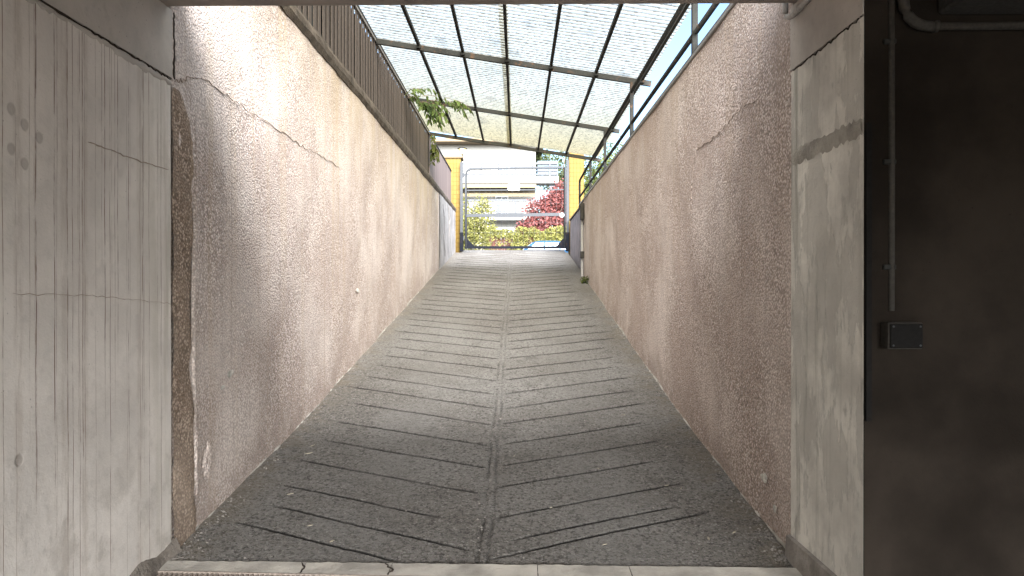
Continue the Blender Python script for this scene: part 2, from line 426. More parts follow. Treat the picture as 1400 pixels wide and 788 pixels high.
def ribbon(name, pts, axis, m, parent, w=.006, jag=.018, n=7, lift=.0):
    """a thin jagged crack on a wall face; axis = outward normal"""
    pts = [Vector(p) for p in pts]; path = []
    ax = Vector(axis)
    for a, b in zip(pts, pts[1:]):
        for k in range(n): path.append(a.lerp(b, k / n))
    path.append(pts[-1])
    mb = MB(); L = []
    for i, p in enumerate(path):
        d = (path[min(i + 1, len(path) - 1)] - path[max(0, i - 1)]).normalized()
        s = d.cross(ax).normalized()
        off = random.uniform(-1, 1) * jag
        ww = w * random.uniform(.35, 1.2) * (.3 if i in (0, len(path) - 1) else 1)
        q = p + s * off
        L.append((q - s * ww / 2, q + s * ww / 2))
    A = [(mb.bm.verts.new(a + ax * .0015), mb.bm.verts.new(b + ax * .0015)) for a, b in L]
    B = [(mb.bm.verts.new(a - ax * .004), mb.bm.verts.new(b - ax * .004)) for a, b in L]
    for i in range(len(A) - 1):
        mb.bm.faces.new((A[i][0], A[i][1], A[i + 1][1], A[i + 1][0]))
        mb.bm.faces.new((A[i][0], A[i + 1][0], B[i + 1][0], B[i][0])); mb.bm.faces.new((A[i][1], B[i][1], B[i + 1][1], A[i + 1][1]))
    return mb.build(name, m, parent)

XL, XR = -1.77, 1.39           # inner faces of the two ramp walls
Y0 = 3.74                       # where the garage ends and the open ramp begins
CZL, CZR = 3.52, 3.205          # coping heights
XC = -0.17                      # middle joint of the ramp
def ramp_z(y):
    y = np.asarray(y, float)
    z = .025 + .105 * (y - 3.74)
    s = np.clip(y - 5.2, 0, None)
    z = z + np.where(s < 1.6, .0375 * s * s / 3.2, .0375 * (s - .8))
    t = np.clip(y - 20.2, 0, 1.2)
    z = z - .1425 * t * t / 2.4
    return z

# ------------------------------------------------------------------ ground, ramp, street
def make_ramp():
    xs = np.concatenate([np.linspace(XL - .02, XC - .07, 48), [XC - .042, XC - .032, XC - .022, XC - .012, XC, XC + .012, XC + .022, XC + .032, XC + .042], np.linspace(XC + .07, XR + .03, 46)])
    grooves = []
    # (middle, left offset, right offset, left from/to, right from/to); 9 = no groove on that side
    first = [(3.42, .05, 0, -1.64, -.62, 9, 9), (3.72, .04, -.04, -1.48, -.24, -.12, 1.14), (3.89, 0, -.05, 9, 9, -.02, .98), (4.11, -.04, .05, -1.54, -.46, -.12, 1.12), (4.57, -.05, .05, -1.57, -.22, -.12, 1.0),
             (5.0, -.02, .01, -1.50, -.20, -.10, 1.12), (5.46, -.02, .01, -1.55, -.20, -.10, 1.05), (5.97, -.01, .01, -1.52, -.20, -.12, 1.18)]
    gp = [f[0] for f in first]
    while gp[-1] < 20.1: gp.append(gp[-1] + random.uniform(.42, .50))
    rows = []
    w = .015
    prev = 2.5
    for gy in gp:
        for k in np.linspace(prev, gy - .075, max(3, int((gy - prev) / .07)))[(1 if rows else 0):]: rows.append((k, 0, None))
        w = min(.040, .0135 + .0026 * max(0, gy - 4.5))
        for dv, dep in ((-w * 1.25, .0), (-w, .30), (-w * .5, 1.0), (w * .5, 1.0), (w, .30), (w * 1.25, 0)): rows.append((gy + dv, dep, len(grooves)))
        if len(grooves) < len(first): grooves.append(first[len(grooves)])
        else: grooves.append((gy, random.uniform(-.02, .02), random.uniform(-.02, .02), random.uniform(-1.66, -1.46), random.uniform(-.22, -.20), random.uniform(-.14, -.10), random.uniform(1.0, 1.27)))
        prev = gy + .075
    for k in np.linspace(prev, 22.3, 14): rows.append((k, 0, None))
    ni, nj = len(rows), len(xs)
    P = np.zeros((ni, nj, 3)); D = np.zeros((ni, nj))
    wob = np.cumsum(rng.normal(size=(ni, nj)), axis=1)
    jit = [rng.normal(size=nj) * .002 + np.interp(np.arange(nj), np.arange(0, nj, 12), rng.normal(size=len(range(0, nj, 12))) * .002) for _ in grooves]
    dn = [np.clip(np.interp(np.arange(nj), np.arange(0, nj, 5), rng.uniform(.6, 1.25, len(range(0, nj, 5)))), 0, 1.2) for _ in grooves]
    lump = [rng.uniform(.2, 1.3, (60, 2, 1)) for _ in range(1)]
    for i, (v, dep, gi) in enumerate(rows):
        yy = v + .46 * np.abs(xs - XC)
        if gi is not None: yy = yy + jit[gi] + np.where(xs < XC, grooves[gi][1], grooves[gi][2]) * np.clip(np.abs(xs - XC) / .05, 0, 1)
        yc = np.maximum(np.clip(yy, 3.5, 22.2), 3.648 - .0225 * (xs - XL))
        z = ramp_z(yc)
        # shallow unevenness
        z = z + .004 * np.sin(xs * 2.1 + yc * .7) * np.sin(yc * 1.3 + xs) + .001 * np.sin(xs * 7 - yc * 5)
        if gi is not None and dep:
            gy, ol, orr, l0, l1, r0, r1 = grooves[gi]
            fade = lambda a: np.clip(a / .12, 0, 1)
            m = np.where(xs < XC, np.minimum(fade(xs - l0), fade((l1 - xs) * 3 + .02)), np.minimum(fade((xs - r0) * 3 + .02), fade(r1 - xs)))
            D[i] = min(1, dep * 3.3) * np.clip(m, 0, 1) * np.clip(dn[gi], 0, 1)
            z = z - .020 * dep * np.clip(m, 0, 1) * dn[gi] 
        cj = np.interp(np.abs(xs - XC), [0, .012, .022, .032, .042], [-.25, -.1, 1.0, .7, 0])
        D[i] = np.maximum(D[i], np.clip(cj, 0, 1) * (.25 + .25 * np.sin(yc * 9.0) * np.sin(yc * 4.1)))
        z = z - .011 * cj * (.6 + .5 * np.sin(yc * 9.0) * np.sin(yc * 4.1))
        P[i, :, 0] = xs + np.where(np.abs(xs - XC) < .05, .006 * np.sin(yc * 3.1) + .004 * np.sin(yc * 11), 0); P[i, :, 1] = yc; P[i, :, 2] = z
    o = grid_mesh('ramp', P, 'ramp', smooth=False)
    at = o.data.attributes.new('groove', 'FLOAT', 'POINT'); at.data.foreach_set('value', D.ravel().astype(np.float32))
    return tag(o, kind='structure')
make_ramp()

mb = MB(); mb.poly([(-1.8, -6.3, 0), (9, -6.3, 0), (9, 3.352 + yskew(9), 0), (-1.8, 3.352, 0)]); mb.build('garage_floor', 'garage_floor')['kind'] = 'structure'
mb = MB(); mb.poly([(-160, 22.1, 2.36), (160, 22.1, 2.36), (160, 400, 2.36), (-160, 400, 2.36)]); mb.build('street', 'asphalt')['kind'] = 'structure'
mb = MB(); mb.box((-60, 42.2, 2.36), (60, 43.6, 2.48), .02); mb.build('pavement', 'pavement')['kind'] = 'structure'
mb = MB()
mb.box((-60, Y0 + .3, 2.2), (XL - .45, 20.6, CZL - .10)); mb.box((XR + .45, Y0 + .3, 2.2), (60, 20.6, CZR - .10))
mb.build('garden_ground', 'soil')['kind'] = 'structure'
mb = MB(); mb.prism([(-12, Y0 + .01, 2.81), (12, Y0 - .16 + .008, 2.81), (12, -6.5, 2.81), (-12, -6.5, 2.81)], (0, 0, .30))
mb.build('ceiling', 'ceiling')['kind'] = 'structure'

# unseen garage room behind the camera, with a rear doorway added to admit daylight
def wall_box(name, a, b, m, label):
    mb = MB(); mb.box(a, b); return tag(mb.build(name, m), label, 'wall')
t = empty('back_wall', (3, -6.1, 0), 'white painted rear wall of the garage with a wide open doorway added to let daylight in', 'wall')
mb = MB(); mb.box((-2.2, -6.3, 0), (-1.4, -6.0, 2.808)); mb.box((5.5, -6.3, 0), (9.2, -6.0, 2.808)); mb.build('wall_body', 'white_paint', t)
mb = MB(); mb.box((-1.4, -6.29, 2.55), (5.5, -6.01, 2.806)); mb.build('added_door_lintel', 'white_paint', t)
mb = MB(); mb.poly([(-40, -60, -.01), (40, -60, -.01), (40, -6.1, -.01), (-40, -6.1, -.01)]); mb.build('added_rear_yard', 'garage_floor')['kind'] = 'structure'  # unseen ground added to go with the daylight doorway
wall_box('side_wall', (9.0, -6.0, 0), (9.3, 3.3, 2.808), 'white_paint', 'white painted far side wall of the garage bays')

# ------------------------------------------------------------------ left concrete wall
t = empty('concrete_wall', (XL - .15, 3, 0), 'pale grey concrete jamb wall with rusty brown drip streaks left of the ramp', 'wall')
mb = MB(); mb.box((XL - .30, -5.99, 0), (XL, Y0 - .012, 2.455)); mb.build('wall_body', 'jamb_left', t)
mb = MB(); mb.box((XL - .30, -5.99, 2.462), (XL + .006, Y0 - .008, 2.808)); mb.build('header_beam', 'beam', t)
def crack_part(pts, axis, m, parent, **k): return ribbon('crack', pts, axis, m, parent, **k)
ribbon('joint_crack', [(XL + .004, 2.4, 2.462), (XL + .004, 3.0, 2.455), (XL + .004, 3.4, 2.460), (XL + .004, Y0 - .02, 2.452)], (1, 0, 0), 'crack', t, .009, .007, 16)
ribbon('crack', [(XL + .001, 2.55, 1.37), (XL + .001, 3.0, 1.36), (XL + .001, 3.35, 1.335), (XL + .001, 3.72, 1.31)], (1, 0, 0), 'crack_soft', t, .0022, .005, 10)
ribbon('scratch', [(XL + .001, 3.00, 1.995), (XL + .001, 3.3, 1.985), (XL + .001, 3.70, 1.985)], (1, 0, 0), 'crack_soft', t, .005, .004, 12)
# rough mortar lip under the beam joint
ns = 60
P = np.zeros((ns, 5, 3))
for i in range(ns):
    y = 2.3 + (Y0 - 2.32) * i / (ns - 1); lo = 2.428 + .008 * math.sin(y * 5) + random.uniform(-.008, .008)
    for j, f in enumerate((0, .2, .5, .8, 1)):
        P[i, j] = (XL + (.0, .006, .009, .007, .0)[j] * random.uniform(.5, 1.1) - .0005, y, lo + (2.452 - lo) * f)
grid_mesh('mortar_joint', P, 'beam', t)
# broken lumpy plinth at the foot of the wall
ns, nr = 46, 9
P = np.zeros((ns, nr, 3))
for i in range(ns):
    y = 2.5 + (Y0 + .03 - 2.5) * i / (ns - 1)
    hh = .035 + .02 * math.sin(y * 5.3) + .012 * math.sin(y * 17) + random.uniform(-.003, .003) + .03 * math.exp(-((y - 3.4) / .15) ** 2)
    for j in range(nr):
        a = j / (nr - 1)
        out = .035 * (1 - a) ** .6 * (1 + .25 * math.sin(y * 17)) + random.uniform(-.002, .002)
        P[i, j] = (XL - .004 + max(0, out if j < nr - 1 else 0), y, -.01 + (hh + .05) * a + random.uniform(-.004, .004))
grid_mesh('broken_plinth', P, 'plinth', t)
# chipped hollow above the plinth
def chip(name, parent, c, r, m, axis=1, seed=0, dep=.012):
    rr = random.Random(seed); n = 36; ph = [rr.uniform(0, 6.28) for _ in range(4)]
    mb = MB(); out = []
    for k in range(n):
        a = 2 * math.pi * k / n; q = 1 + .16 * math.sin(2 * a + ph[0]) + .12 * math.sin(3 * a + ph[1]) + .07 * math.sin(7 * a + ph[2]) + rr.uniform(-.04, .04)
        out.append((c[0], c[1] + r[0] * math.cos(a) * q, c[2] + r[1] * math.sin(a) * q))
    inner = [mb.bm.verts.new((p[0] + axis * dep * rr.uniform(.5, 1.1), c[1] + (p[1] - c[1]) * .62, c[2] + (p[2] - c[2]) * .62)) for p in out]
    outer = [mb.bm.verts.new((p[0] + axis * .0005, p[1], p[2])) for p in out]
    mid = mb.bm.verts.new((c[0] + axis * dep * .6, c[1], c[2]))
    for k in range(n):
        mb.bm.faces.new((outer[k], outer[(k + 1) % n], inner[(k + 1) % n], inner[k])); mb.bm.faces.new((inner[k], inner[(k + 1) % n], mid))
    return mb.build(name, m, parent)
# ------------------------------------------------------------------ right concrete pier and dark wall
t = empty('concrete_pier', (XR + .05, 3.3, 0), 'chalky flaking concrete pier right of the ramp mouth', 'pier')
mb = MB(); mb.box((XR, 2.945, 0), (XR + .105, Y0 - .02, 2.483)); mb.build('pier_body', 'jamb_right', t)
mb = MB(); mb.box((XR + .0006, 2.937, 0), (XR + .109, 2.9445, 2.805)); mb.build('shade_face', 'dark_wall', t)  # dark slab that colours in the shade on the pier's camera side
mb = MB(); mb.box((XR - .004, 2.945, 2.489), (XR + .108, Y0 - .016, 2.808)); mb.build('header_beam', 'beam', t)
ribbon('joint_crack', [(XR - .002, 2.96, 2.487), (XR - .002, 3.3, 2.48), (XR - .002, 3.71, 2.487)], (-1, 0, 0), 'crack', t, .007, .009, 14)
ns = 40; P = np.zeros((ns, 4, 3))
for i in range(ns):
    y = 2.955 + (3.70 - 2.955) * i / (ns - 1)
    for j in range(4):
        P[i, j] = (XR - (.0, .005, .006, .0)[j] * random.uniform(.6, 1.2) - .0006, y, 2.005 + .075 * j / 3 + random.uniform(-.009, .009))
grid_mesh('mortar_band', P, 'band', t)
mb = MB(); mb.prism([(XR - .03, 2.9, 0), (XR - .0006, 2.9, 0), (XR - .0006, 2.9, .145), (XR - .02, 2.9, .14)], (0, .83, -.01)); mb.build('skirting', 'mortar', t)
t = wall_box('garage_wall', (XR + .11, 2.955, 0), (9.0, 3.20, 2.808), 'dark_wall', 'very dark brown garage wall at the right edge, shade put into its colour')
g_ = MB(); g_.bar((XR + .013, 2.930, .86), (XR + .013, 2.930, 2.05), .022, .013); 
t = tag(g_.build('corner_guard', 'box_cover'), 'thin dark steel corner guard fixed upright on the pier edge', 'corner guard')

t = empty('wall_conduit', (1.494, 2.94, 1.3), 'thin straight upright conduit running down the dark wall into a box', 'conduit')
mb = MB(); mb.tube([(1.497, 2.936, 1.30), (1.497, 2.936, 1.9), (1.494, 2.936, 2.81)], .0125, 12); mb.build('pipe', 'box_grey', t, True)
for z in (1.475, 1.895, 2.375):
    mb = MB(); mb.box((1.462, 2.925, z - .010), (1.512, 2.958, z + .010), .003); mb.build('clip', 'dark_metal', t)
t = empty('junction_box', (1.52, 2.95, 1.2), 'square grey electrical box low on the dark wall under the conduit', 'junction box')
mb = MB(); mb.box((1.455, 2.875, 1.152), (1.590, 2.953, 1.256), .004); mb.build('housing', 'box_grey', t)
mb = MB(); mb.box((1.459, 2.866, 1.156), (1.586, 2.8745, 1.252), .003); mb.build('cover', 'box_cover', t)
for sx, sz in ((1.47, 1.167), (1.575, 1.167), (1.47, 1.241), (1.575, 1.241)):
    mb = MB(); mb.tube([(sx, 2.8655, sz), (sx, 2.863, sz)], .004, 8); mb.build('screw', 'galv', t)
arc = [(1.54, 2.93, 2.81), (1.54, 2.93, 2.60)] + [(1.54 + .10 * (1 - math.cos(a)), 2.93, 2.535 - .10 * math.sin(a)) for a in np.linspace(0, math.pi / 2, 9)]
t = empty('bent_pipe', (1.54, 2.93, 2.5), 'thick grey pipe bending sideways below the duct on the dark wall', 'pipe')
mb = MB(); mb.tube(arc + [(1.66, 2.93, 2.434)], .021, 12); mb.build('bend', 'box_grey', t, True)
mb = MB(); mb.tube([(1.66, 2.93, 2.434), (1.675, 2.93, 2.434)], .025, 12); mb.build('socket', 'box_grey', t, True)
mb = MB(); mb.tube([(1.675, 2.93, 2.434), (4.5, 2.93, 2.45)], .016, 10); mb.build('straight_run', 'box_grey', t, True)
mb = MB(); mb.box((1.685, 2.35, 2.485), (5.5, 2.95, 2.805), .01)
tag(mb.build('ceiling_duct', 'plastic_grey'), 'boxed grey duct under the ceiling in the upper right corner', 'duct')

arc = [(1.385, 3.72, 2.86), (1.37, 3.70, 2.80)] + [(1.37 + .004 * k, 3.69 - .012 * k, 2.79 - .045 * math.sin(k / 6 * math.pi / 1.5)) for k in range(1, 7)]
t = empty('curled_conduit', (1.36, 3.6, 2.75), 'pale curled conduit end hanging at the top of the flaking pier', 'conduit')
mb = MB(); mb.tube([(1.352, 3.70, 2.86), (1.352, 3.70, 2.775), (1.354, 3.685, 2.752), (1.358, 3.655, 2.738), (1.362, 3.62, 2.738), (1.366, 3.58, 2.745), (1.37, 3.45, 2.752), (1.37, 3.0, 2.755), (1.37, 2.0, 2.755)], .0145, 12); mb.build('pipe', 'pvc', t, True)
mb = MB(); mb.tube([(1.3665, 3.575, 2.7455), (1.3685, 3.545, 2.747)], .0185, 12); mb.build('collar', 'pvc', t, True)

# ------------------------------------------------------------------ threshold and drain
t = empty('threshold', (0, 3.65, 0), 'pale cracked concrete threshold strip along the foot of the ramp', 'threshold')
segs = [XL - .01, -1.05, -.62, .10, .55, XR + .02]
for a, b in zip(segs, segs[1:]):
    n = 20; mb = MB(); top = []; 
    xs = np.linspace(a + .002, b - .002, n)
    back = [(x, 3.652 + yskew(x) * .5 + random.uniform(-.004, .004), .022 + random.uniform(-.002, .002)) for x in xs]
    front = [(x, 3.552 + yskew(x) + random.uniform(-.003, .003), .012) for x in xs]
    vb = [mb.bm.verts.new(p) for p in back]; vf = [mb.bm.verts.new(p) for p in front]; vl = [mb.bm.verts.new((p[0], p[1], -.04)) for p in front]
    vk = [mb.bm.verts.new((p[0], p[1] + .002, -.02)) for p in back]
    for k in range(n - 1):
        mb.bm.faces.new((vf[k], vf[k + 1], vb[k + 1], vb[k])); mb.bm.faces.new((vl[k], vl[k + 1], vf[k + 1], vf[k])); mb.bm.faces.new((vb[k], vb[k + 1], vk[k + 1], vk[k]))
    mb.build('slab_segment', 'threshold', t)
for x0 in (-1.05, -.62):
    ribbon('crack', [(x0 - .03, 3.645 + yskew(x0) * .5, .0235), (x0 + .01, 3.60 + yskew(x0), .0185), (x0, 3.556 + yskew(x0), .0145)], (0, 0, 1), 'crack', t, .010, .008, 4)
t = empty('drain_grate', (-.2, 3.5, 0), 'rusty slotted drain grate across the floor in front of the threshold', 'drain')
mb = MB()
for k in range(125):
    x = XL + .02 + k * .025
    mb.bar((x, 3.365 + yskew(x), .000), (x, 3.540 + yskew(x), .000), .011, .018)
mb.build('grate_bars', 'grate', t)
mb = MB(); mb.bar((XL, 3.5455, .001), (XR, 3.5455 + yskew(XR), .001), .010, .024); mb.bar((XL, 3.36, .001), (XR, 3.36 + yskew(XR), .001), .012, .024); mb.build('grate_frame', 'grate', t)
mb = MB(); mb.prism([(XL, 3.32, -.12), (XR, 3.32 + yskew(XR) - .02, -.12), (XR, 3.60 + yskew(XR), -.12), (XL, 3.60, -.12)], (0, 0, .004)); mb.build('channel_bed', 'black', t)

# ------------------------------------------------------------------ ramp walls
def wall_face(name, x, y0, y1, z1, m, parent, sgn, amp=.006):
    """face toward the ramp with slight hand-floated unevenness, plus a solid body behind"""
    ny, nz = int((y1 - y0) / .12) + 2, 30
    P = np.zeros((ny, nz, 3))
    for i in range(ny):
        y = y0 + (y1 - y0) * i / (ny - 1); zb = float(ramp_z(max(y, 3.74))) - .1
        for j in range(nz):
            z = zb + (z1 - zb) * j / (nz - 1)
            P[i, j] = (x + sgn * (amp * (math.sin(y * 2.3 + z * 1.1) * math.sin(z * 3.1 - y * .7) + .5 * math.sin(y * 6.1 - z * 4.7)) - amp), y, z)
    o = grid_mesh(name, P, m, parent)
    bm = bmesh.new(); bm.from_mesh(o.data)
    bmesh.ops.recalc_face_normals(bm, faces=bm.faces)
    bm.to_mesh(o.data); bm.free()
    return o
tl = empty('ramp_wall', (XL - .15, 11, 1), 'long stained pebbledash wall on the left of the ramp under the slatted railing', 'wall')
wall_face('wall_face', XL, Y0, 16.6, CZL, 'plaster_left', tl, 1)
mb = MB(); mb.box((XL - .42, Y0, -.1), (XL - .02, 16.6, CZL - .001)); mb.build('wall_core', 'mortar', tl)
# separate dark coarse strip of plaster beside the jamb
ns, nz = 7, 60; P = np.zeros((nz, ns, 3))
for i in range(nz):
    z = .0 + 2.42 * i / (nz - 1); wid = .25 + .022 * math.sin(z * 4) + .012 * math.sin(z * 19) + random.uniform(-.014, .014) + .03 * max(0, 1 - z) - .16 * max(0, (z - 2.2) / .22) ** 2
    for j in range(ns):
        f = j / (ns - 1)
        P[i, j] = (XL + (.004 if j < ns - 1 else -.012) + .004 * math.sin(z * 13 + j) + random.uniform(-.002, .002), Y0 + .002 + wid * f, z)
o = grid_mesh('coarse_strip', P, 'plaster_patch', tl)
ns = 60; P = np.zeros((ns, 5, 3))
for i in range(ns):
    z = .25 + 2.1 * i / (ns - 1); c = Y0 + .27 + .015 * math.sin(z * 4) + random.uniform(-.004, .004)
    for j in range(5):
        P[i, j] = (XL - .006 + (0, .010, .014, .009, 0)[j] * random.uniform(.8, 1.1), c + (j - 2) * .013, z)
grid_mesh('plaster_ridge', P, 'plaster_left', tl)
ribbon('crack', [(XL + .004, 3.76, 2.46), (XL + .002, 3.88, 2.49), (XL - .001, 4.01, 2.556), (XL - .001, 4.31, 2.575), (XL - .001, 4.7, 2.56)], (1, 0, 0), 'crack_soft', tl, .0045, .014, 8)
ribbon('crack', [(XL - .001, 4.7, 2.56), (XL - .001, 5.96, 2.55), (XL - .001, 7.27, 2.585)], (1, 0, 0), 'crack_soft', tl, .003, .016, 20)
ribbon('corner_crack', [(XL + .012, 3.742, 2.80), (XL + .012, 3.745, 2.64), (XL + .012, 3.742, 2.46)], (1, 0, 0), 'crack', tl, .012, .006, 9)
chip('spalled_patch', tl, (XL, 4.16, .40), (.05, .12), 'plaster_left', 1, 21, .014)
for y, z, a, b, s in ((4.50, .86, .05, .022, 31), (4.38, .79, .03, .014, 32), (8.1, 1.35, .09, .02, 34)):
    chip('scuff', tl, (XL, y, z), (a, b), 'jamb_right', 1, s, .004)
# coping: concrete slab edge overhanging the wall
ny = 150; prof = ((-.40, .004), (-.40, .12), (-.05, .125), (.020, .105), (.034, .06), (.030, .012), (.004, -.03), (-.02, -.02)); P = np.zeros((ny, len(prof), 3))
for i in range(ny):
    y = Y0 + (21.0 - Y0) * i / (ny - 1)
    for j, (a, b) in enumerate(prof):
        k = .0 if j < 2 else 1
        P[i, j] = (XL + a + k * random.uniform(-.006, .006), y, CZL + b + k * random.uniform(-.007, .007))
grid_mesh('coping', P, 'coping', tl, smooth=False)
te = empty('end_wall', (XL - .15, 19, 2), 'pale cracked rendered wall end beside the left gate post', 'wall')
wall_face('wall_face', XL + .02, 16.61, 21.0, CZL - .03, 'pale_wall', te, 1, .004)
mb = MB(); mb.box((XL - .4, 16.61, 1.3), (XL - .001, 21.0, CZL - .031)); mb.build('wall_core', 'pale_wall', te)
ribbon('crack', [(XL + .022, 17.2, 3.3), (XL + .022, 17.6, 3.0), (XL + .022, 17.5, 2.5), (XL + .022, 17.8, 2.1)], (1, 0, 0), 'crack', te, .02, .05, 8)
ribbon('crack', [(XL + .022, 18.6, 3.4), (XL + .022, 18.9, 3.1), (XL + .022, 18.8, 2.6)], (1, 0, 0), 'crack_soft', te, .02, .05, 8)

tr = empty('ramp_wall', (XR + .15, 10, 1), 'long brown pebbledash wall on the right of the ramp under the open tube railing', 'wall')
wall_face('wall_face', XR, Y0 - .02, 15.6, CZR, 'plaster_right', tr, -1)
mb = MB(); mb.box((XR + .02, Y0 - .015, -.1), (XR + .40, 15.6, CZR - .001)); mb.build('wall_core', 'mortar', tr)
ribbon('crack', [(XR + .002, 4.08, 2.48), (XR + .002, 4.6, 2.50), (XR + .002, 5.1, 2.45), (XR + .002, 5.72, 2.46), (XR + .002, 5.85, 2.2), (XR + .002, 5.88, 1.95)], (-1, 0, 0), 'crack_soft', tr, .004, .014, 12)
chip('scuff', tr, (XR, 4.12, .32), (.05, .03), 'jamb_right', -1, 41, .004)
chip('scuff', tr, (XR, 3.95, .20), (.03, .02), 'jamb_right', -1, 42, .004)
mb = MB(); mb.box((XR - .012, Y0, CZR - .012), (XR + .10, 16.4, CZR + .022), .006); mb.build('metal_flashing', 'flashing', tr)
mb = MB(); mb.box((XR + .104, Y0, CZR - .01), (XR + .36, 16.4, CZR + .20), .02); mb.build('coping', 'kerb_grey', tr)
te = empty('end_wall', (XR + .25, 18, 2), 'dark grey low wall end beside the right gate post', 'wall')
wall_face('wall_face', XR + .10, 15.62, 20.6, CZR + .02, 'grey_wall', te, -1, .004)
mb = MB(); mb.box((XR + .13, 15.62, 1.3), (XR + .45, 20.6, CZR + .015)); mb.build('wall_core', 'grey_wall', te)
mb = MB(); mb.box((XR + .08, 15.62, CZR + .022), (XR + .47, 20.6, CZR + .075), .01); mb.build('coping', 'coping', te)

# grit and mortar dribbles along the feet of both walls
def foot_bead(name, x, y0, y1, sgn, label):
    ny = 220; P = np.zeros((ny, 4, 3))
    for i in range(ny):
        y = y0 + (y1 - y0) * i / (ny - 1); z = float(ramp_z(y)); w = random.uniform(.002, .020) * (1 if random.random() < .8 else .2)
        for j, (a, b) in enumerate(((-.01, .03), (.2, .022), (.6, .010), (1, -.012))):
            P[i, j] = (x + sgn * w * a, y, z + b * .7 * random.uniform(.3, 1.2))
    return grid_mesh(name, P, 'threshold', None, smooth=False)
foot_bead('mortar_fillet', XL - .012, Y0, 16.6, 1, '').parent = tl
bpy.data.objects['mortar_fillet'].matrix_parent_inverse = Matrix.Translation(tl.location).inverted()
o = foot_bead('mortar_fillet', XR + .012, Y0, 15.6, -1, ''); o.parent = tr; o.matrix_parent_inverse = Matrix.Translation(tr.location).inverted()

# ------------------------------------------------------------------ left slatted railing
t = empty('slatted_railing', (XL - .06, 9, CZL + .12), 'tall railing of upright grey slats on the left ramp wall', 'railing')
xr_ = XL - .04
y = 3.95; slats = []
mb = MB(); mb.box((-.045, -.004, 0), (.045, .004, .89), .0015)
first = None
while y < 14.85:
    if first is None:
        mb = MB(); mb.box((xr_ - .004, y - .045, CZL + .125), (xr_ + .004, y + .045, CZL + 1.0), .0015)
        first = mb.build('slat', 'slat', t); y_first = y
    else:
        c = first.copy(); COL.objects.link(c); c.parent = t; c.matrix_parent_inverse = first.matrix_parent_inverse.copy(); c.location.y += y - y_first
        c.location.x += random.uniform(-.003, .003); c.rotation_euler.z = 0
    y += .152
mb = MB(); mb.box((xr_ - .055, 3.9, CZL + .125), (xr_ - .045, 14.9, CZL + .985)); mb.build('backing_screen', 'screen', t)
mb = MB(); mb.box((xr_ - .03, 3.9, CZL + 1.0), (xr_ + .012, 14.92, CZL + 1.035), .004); mb.build('top_rail', 'dark_metal', t)
mb = MB(); mb.bar((xr_ + .022, 3.9, CZL + .985), (xr_ + .022, 14.92, CZL + .985), .010, .024); mb.build('trim_strip', 'rail_light', t)
mb = MB(); mb.bar((xr_ - .022, 3.9, CZL + .20), (xr_ - .022, 14.92, CZL + .20), .03, .03); mb.build('lower_rail', 'dark_metal', t)

g = G('dusty_rose_sheet_metal'); x_, y_, z_ = g.xyz()
st = g.noise(1.0, 5, .6, g.map((0, 9, .4)))
M['rose_panel'] = g.pbr(g.mix(g.ss(st, .35, .65), (.19, .14, .125), (.13, .095, .085)), .7)
t = empty('solid_parapet', (XL - .06, 17.5, CZL + .1), 'solid dusty pink parapet panel continuing beyond the slatted railing', 'parapet')
mb = MB(); mb.box((xr_ - .03, 15.0, CZL + .128), (xr_ + .012, 19.9, CZL + .985)); mb.build('panel', 'rose_panel', t)
mb = MB(); mb.box((xr_ - .045, 14.98, CZL + .987), (xr_ + .028, 19.92, CZL + 1.03), .006); mb.build('cap_rail', 'dark_metal', t)

# ------------------------------------------------------------------ canopy
def cz(u): return 4.232 - .157 * u
CANY0 = 3.80
t = empty('ramp_canopy', (0, 9.5, 4.2), 'translucent corrugated canopy on a dark steel frame sloping over the ramp', 'canopy')
def sheet(u0, u1, y0, y1, lift):
    ny = int((y1 - y0) / .095 * 10); us = np.linspace(u0, u1, 8); P = np.zeros((ny, 8, 3))
    for i in range(ny):
        y = y0 + (y1 - y0) * i / (ny - 1)
        for j, u in enumerate(us): P[i, j] = (u, y, cz(u) + .075 + lift + .014 * math.sin(2 * math.pi * y / .095))
    return grid_mesh('corrugated_sheet', P, 'sheet', t)
sheet(-1.90, -.10, CANY0, 15.02, 0); sheet(-.20, 1.66, CANY0, 15.02, .004)
FZ = 3.82  # hidden infill sheet and rail below, added to narrow the sun beam
us = np.linspace(-1.88, 1.64, 350); P = np.zeros((len(us), 2, 3))
for i, u in enumerate(us):
    for j in range(2): P[i, j] = (u, CANY0 + .02 + .014 * math.sin(2 * math.pi * u / .095), (FZ, cz(u) + .05)[j])
grid_mesh('added_front_sheet', P, 'sheet', t)
mb = MB(); mb.bar((-1.84, CANY0 + .06, FZ), (1.66, CANY0 + .06, FZ), .04, .04); mb.build('added_front_rail', 'dark_metal', t)
beams = (6.45, 9.31, 12.17, 14.95)
for yb in beams:
    mb = MB(); mb.bar((-1.84, yb, cz(-1.84)), (1.70, yb, cz(1.70)), .045, .065)
    mb.build('cross_beam', 'dark_metal' , t)
for u in (-1.81, -1.25, -.69, -.13, .43, 1.0, 1.58):
    mb = MB(); mb.bar((u, CANY0 - .02, cz(u) + .035), (u, 15.0, cz(u) + .035), .034, .045); mb.build('purlin', 'dark_metal', t)
    for yb in beams[:3]:
        mb = MB(); mb.box((u - .028, yb - .07, cz(u) - .022), (u + .028, yb - .026, cz(u) + .02), .004); mb.build('bracket', 'dark_metal', t)
for yb in beams[:4]:
    mb = MB(); mb.bar((-1.83, yb, CZL + .1), (-1.83, yb, cz(-1.83)), .045); mb.build('post', 'dark_metal', t)

